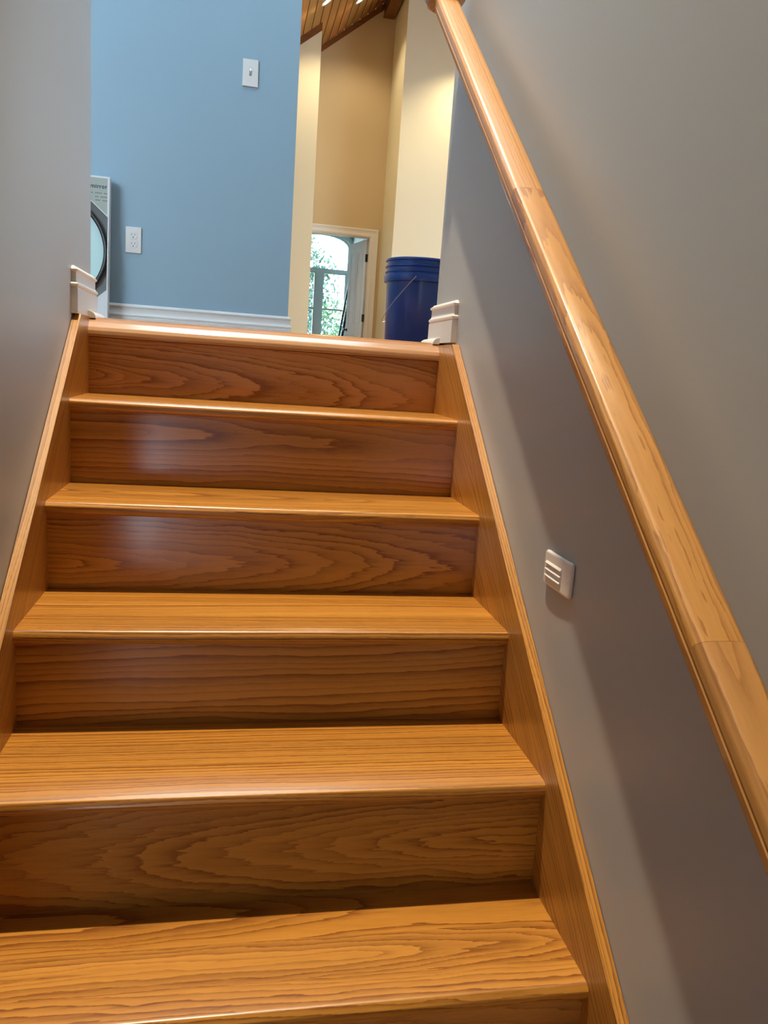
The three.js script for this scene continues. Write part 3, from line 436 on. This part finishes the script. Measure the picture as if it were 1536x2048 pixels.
// ------------------------------------------------------------------ wall plates
{ // toggle light switch on the blue wall
  const x = -0.0705, y = 1.068, t = localThing('light_switch', 'white toggle light switch plate on the pale blue wall', 'light switch', [x, y, ZB]);
  const plate = (hw, hh) => { const g = new THREE.ExtrudeGeometry(shapeOf([[-hw, -hh], [hw, -hh], [hw, hh], [-hw, hh]].map(([a, b]) => [a * 0.93, b * 0.96])), { depth: 0.002, bevelEnabled: true, bevelThickness: 0.003, bevelSize: hw * 0.07, bevelSegments: 3 }); g.translate(0, 0, 0.0025); return g; };
  mesh('plate', plate(0.031, 0.0505), PLASTIC, t);
  mesh('toggle_slot', box(-0.0048, 0.0048, -0.0105, 0.0105, 0.0060, 0.0078), std(0.25, 0.27, 0.28, 0.6), t);
  const tg = rbox(-0.0036, 0.0036, -0.004, 0.0085, -0.004, 0.012, 0.0015); tg.rotateX(-0.45); tg.translate(0, 0.001, 0.0085); mesh('toggle', tg, PLASTIC, t);
  for (const s of [-1, 1]) { const c = cyl(0.0028, 0.0028, 0.0018, 12); c.rotateX(Math.PI / 2); c.translate(0, s * 0.027, 0.0082); mesh('screw', c, PLASTIC, t); }
  const o = localThing('wall_outlet', 'white duplex power outlet near the foot of the pale blue wall', 'outlet', [-0.5135, 0.3845, ZB]);
  mesh('plate', plate(0.031, 0.0505), PLASTIC, o);
  for (const s of [-1, 1]) {
    const rc = new THREE.Shape(); rc.absarc(0, 0, 0.0155, 0, Math.PI * 2); const pts = rc.getPoints(32).map((p) => [p.x, Math.max(-0.0125, Math.min(0.0125, p.y))]);
    const g = new THREE.ExtrudeGeometry(shapeOf(pts), { depth: 0.0022, bevelEnabled: true, bevelThickness: 0.0006, bevelSize: 0.0006, bevelSegments: 1 }); g.translate(0, s * 0.0172, 0.0072);
    const r = mesh('receptacle', g, PLASTIC, o);
    for (const q of [-1, 1]) mesh('slot', box(q * 0.0060 - 0.0008, q * 0.0060 + 0.0008, s * 0.0172 + 0.0005, s * 0.0172 + 0.0072, 0.0096, 0.0102), BLACK, r);
    const c = cyl(0.0023, 0.0023, 0.0008, 12); c.rotateX(Math.PI / 2); c.translate(0, s * 0.0172 - 0.0062, 0.0100); mesh('ground_hole', c, BLACK, r);
  }
  const sc = cyl(0.0026, 0.0026, 0.0018, 12); sc.rotateX(Math.PI / 2); sc.translate(0, 0, 0.0082); mesh('screw', sc, PLASTIC, o);
}
{ // louvred step light plate on the right stair wall; local x runs down the stairs (world +z), z points into the stairwell
  const t = localThing('step_light', 'white louvred step light plate on the grey wall under the handrail', 'step light', [XW, -0.3895, 0.9125]); t.rotation.y = -Math.PI / 2;
  const s = new THREE.Shape(), hw = 0.053, hh = 0.0265, r = 0.004; s.moveTo(-hw + r, -hh); s.lineTo(hw - r, -hh); s.quadraticCurveTo(hw, -hh, hw, -hh + r); s.lineTo(hw, hh - r); s.quadraticCurveTo(hw, hh, hw - r, hh); s.lineTo(-hw + r, hh); s.quadraticCurveTo(-hw, hh, -hw, hh - r); s.lineTo(-hw, -hh + r); s.quadraticCurveTo(-hw, -hh, -hw + r, -hh);
  const g = new THREE.ExtrudeGeometry(s, { depth: 0.001, bevelEnabled: true, bevelThickness: 0.0035, bevelSize: 0.0050, bevelSegments: 4, curveSegments: 4 }); g.translate(0, 0, 0.0035); mesh('plate', g, PLASTIC, t);
  for (let k = 0; k < 3; k++) { // hooded louvers, each a sloped hood with rounded ends
    const y = 0.0155 - k * 0.0115, pts = [], n = 12; const pos = [], uv = [];
    const hood = prism([[0.006, y], [0.0112, y - 0.0062], [0.0110, y - 0.0078], [0.0100, y - 0.0072], [0.006, y - 0.0025]], 'x', -0.044, 0.018, { crease: 0.5 });
    mesh('louver', hood, PLASTIC, t);
    for (const q of [-1, 1]) mesh('louver_end', prism([[0.006, y], [0.0112, y - 0.0062], [0.0110, y - 0.0078], [0.006, y - 0.0078]], 'x', q > 0 ? 0.018 : -0.0465, q > 0 ? 0.0205 : -0.044, { crease: 0.5 }), PLASTIC, t);
  }
  for (const q of [-1, 1]) { const c = cyl(0.0026, 0.0026, 0.0016, 12); c.rotateX(Math.PI / 2); c.translate(q * 0.0455, 0, 0.0085); mesh('screw', c, PLASTIC, t); }
}

// ------------------------------------------------------------------ lamps
{ // recessed downlight in the high ceiling over the stairs
  const x = -0.39, y = SC, z = 0.32, t = thing('ceiling_lamp', 'recessed downlight in the high ceiling over the stairs', 'downlight', [x, y, z]);
  const b = lathe([[0.062, -0.004], [0.085, -0.006], [0.088, 0], [0.062, 0]], 40); b.translate(x, y, z); mesh('trim_ring', b, TRIM, t);
  const d = cyl(0.061, 0.061, 0.003, 32); d.translate(x, y - 0.0015, z); mesh('lens', d, new THREE.MeshStandardMaterial({ color: lin(1, 1, 1), emissive: lin(1, 0.80, 0.55), emissiveIntensity: 4 }), t);
  const L = new THREE.SpotLight(lin(1, 0.80, 0.54), 104, 0, 0.44, 1.0, 2); L.name = 'stair_downlight_beam'; L.position.set(x, y - 0.02, z); L.target.position.set(-0.02, -0.7, 0.85); L.castShadow = true; L.shadow.radius = 2; L.shadow.mapSize.set(1024, 1024); L.target.name = 'stair_downlight_aim'; scene.add(L, L.target);
}
{ // recessed warm spots in the plank ceiling
  const WARM = lin(1, 0.85, 0.56), spots = [[0.93, -9.15, 9, 'recessed downlight in the planks by the cream gable strip'], [1.47, -9.95, 6, 'recessed downlight in the planks by the tan end wall'], [3.15, -9.2, 14, 'recessed downlight over the bright cream gable wall'], [0.93, -5.6, 16, 'added unseen downlight midway along the plank ceiling'], [3.15, -5.6, 16, 'added unseen downlight midway along the far roof slope']];  // the midway pair is added out of view to light the tall room
  for (const [x, z, I, label] of spots) {
    const y = ceilY(x), tilt = x < 2.04 ? Math.atan(0.771) : -Math.atan(0.771), t = localThing('recessed_light', label, 'downlight', [x, y, z], 'recessed ceiling lights'); t.rotation.z = tilt;
    mesh('trim_ring', lathe([[0.062, -0.004], [0.085, -0.006], [0.088, 0], [0.062, 0.0]], 32), TRIM, t);
    const d = cyl(0.061, 0.061, 0.003, 32); d.translate(0, -0.0015, 0); mesh('lens', d, new THREE.MeshStandardMaterial({ color: lin(1, 1, 1), emissive: lin(1, 0.86, 0.62), emissiveIntensity: 3 }), t);
    const L = new THREE.SpotLight(WARM, I, 0, 1.15, 0.7, 2); L.name = 'downlight_beam'; L.castShadow = true; L.shadow.radius = 2; scene.add(L); L.position.set(x, y - 0.03, z); L.target.position.set(x, 0, z); scene.add(L.target); L.target.name = 'downlight_aim';
  }
}
renderer.render(scene, camera);
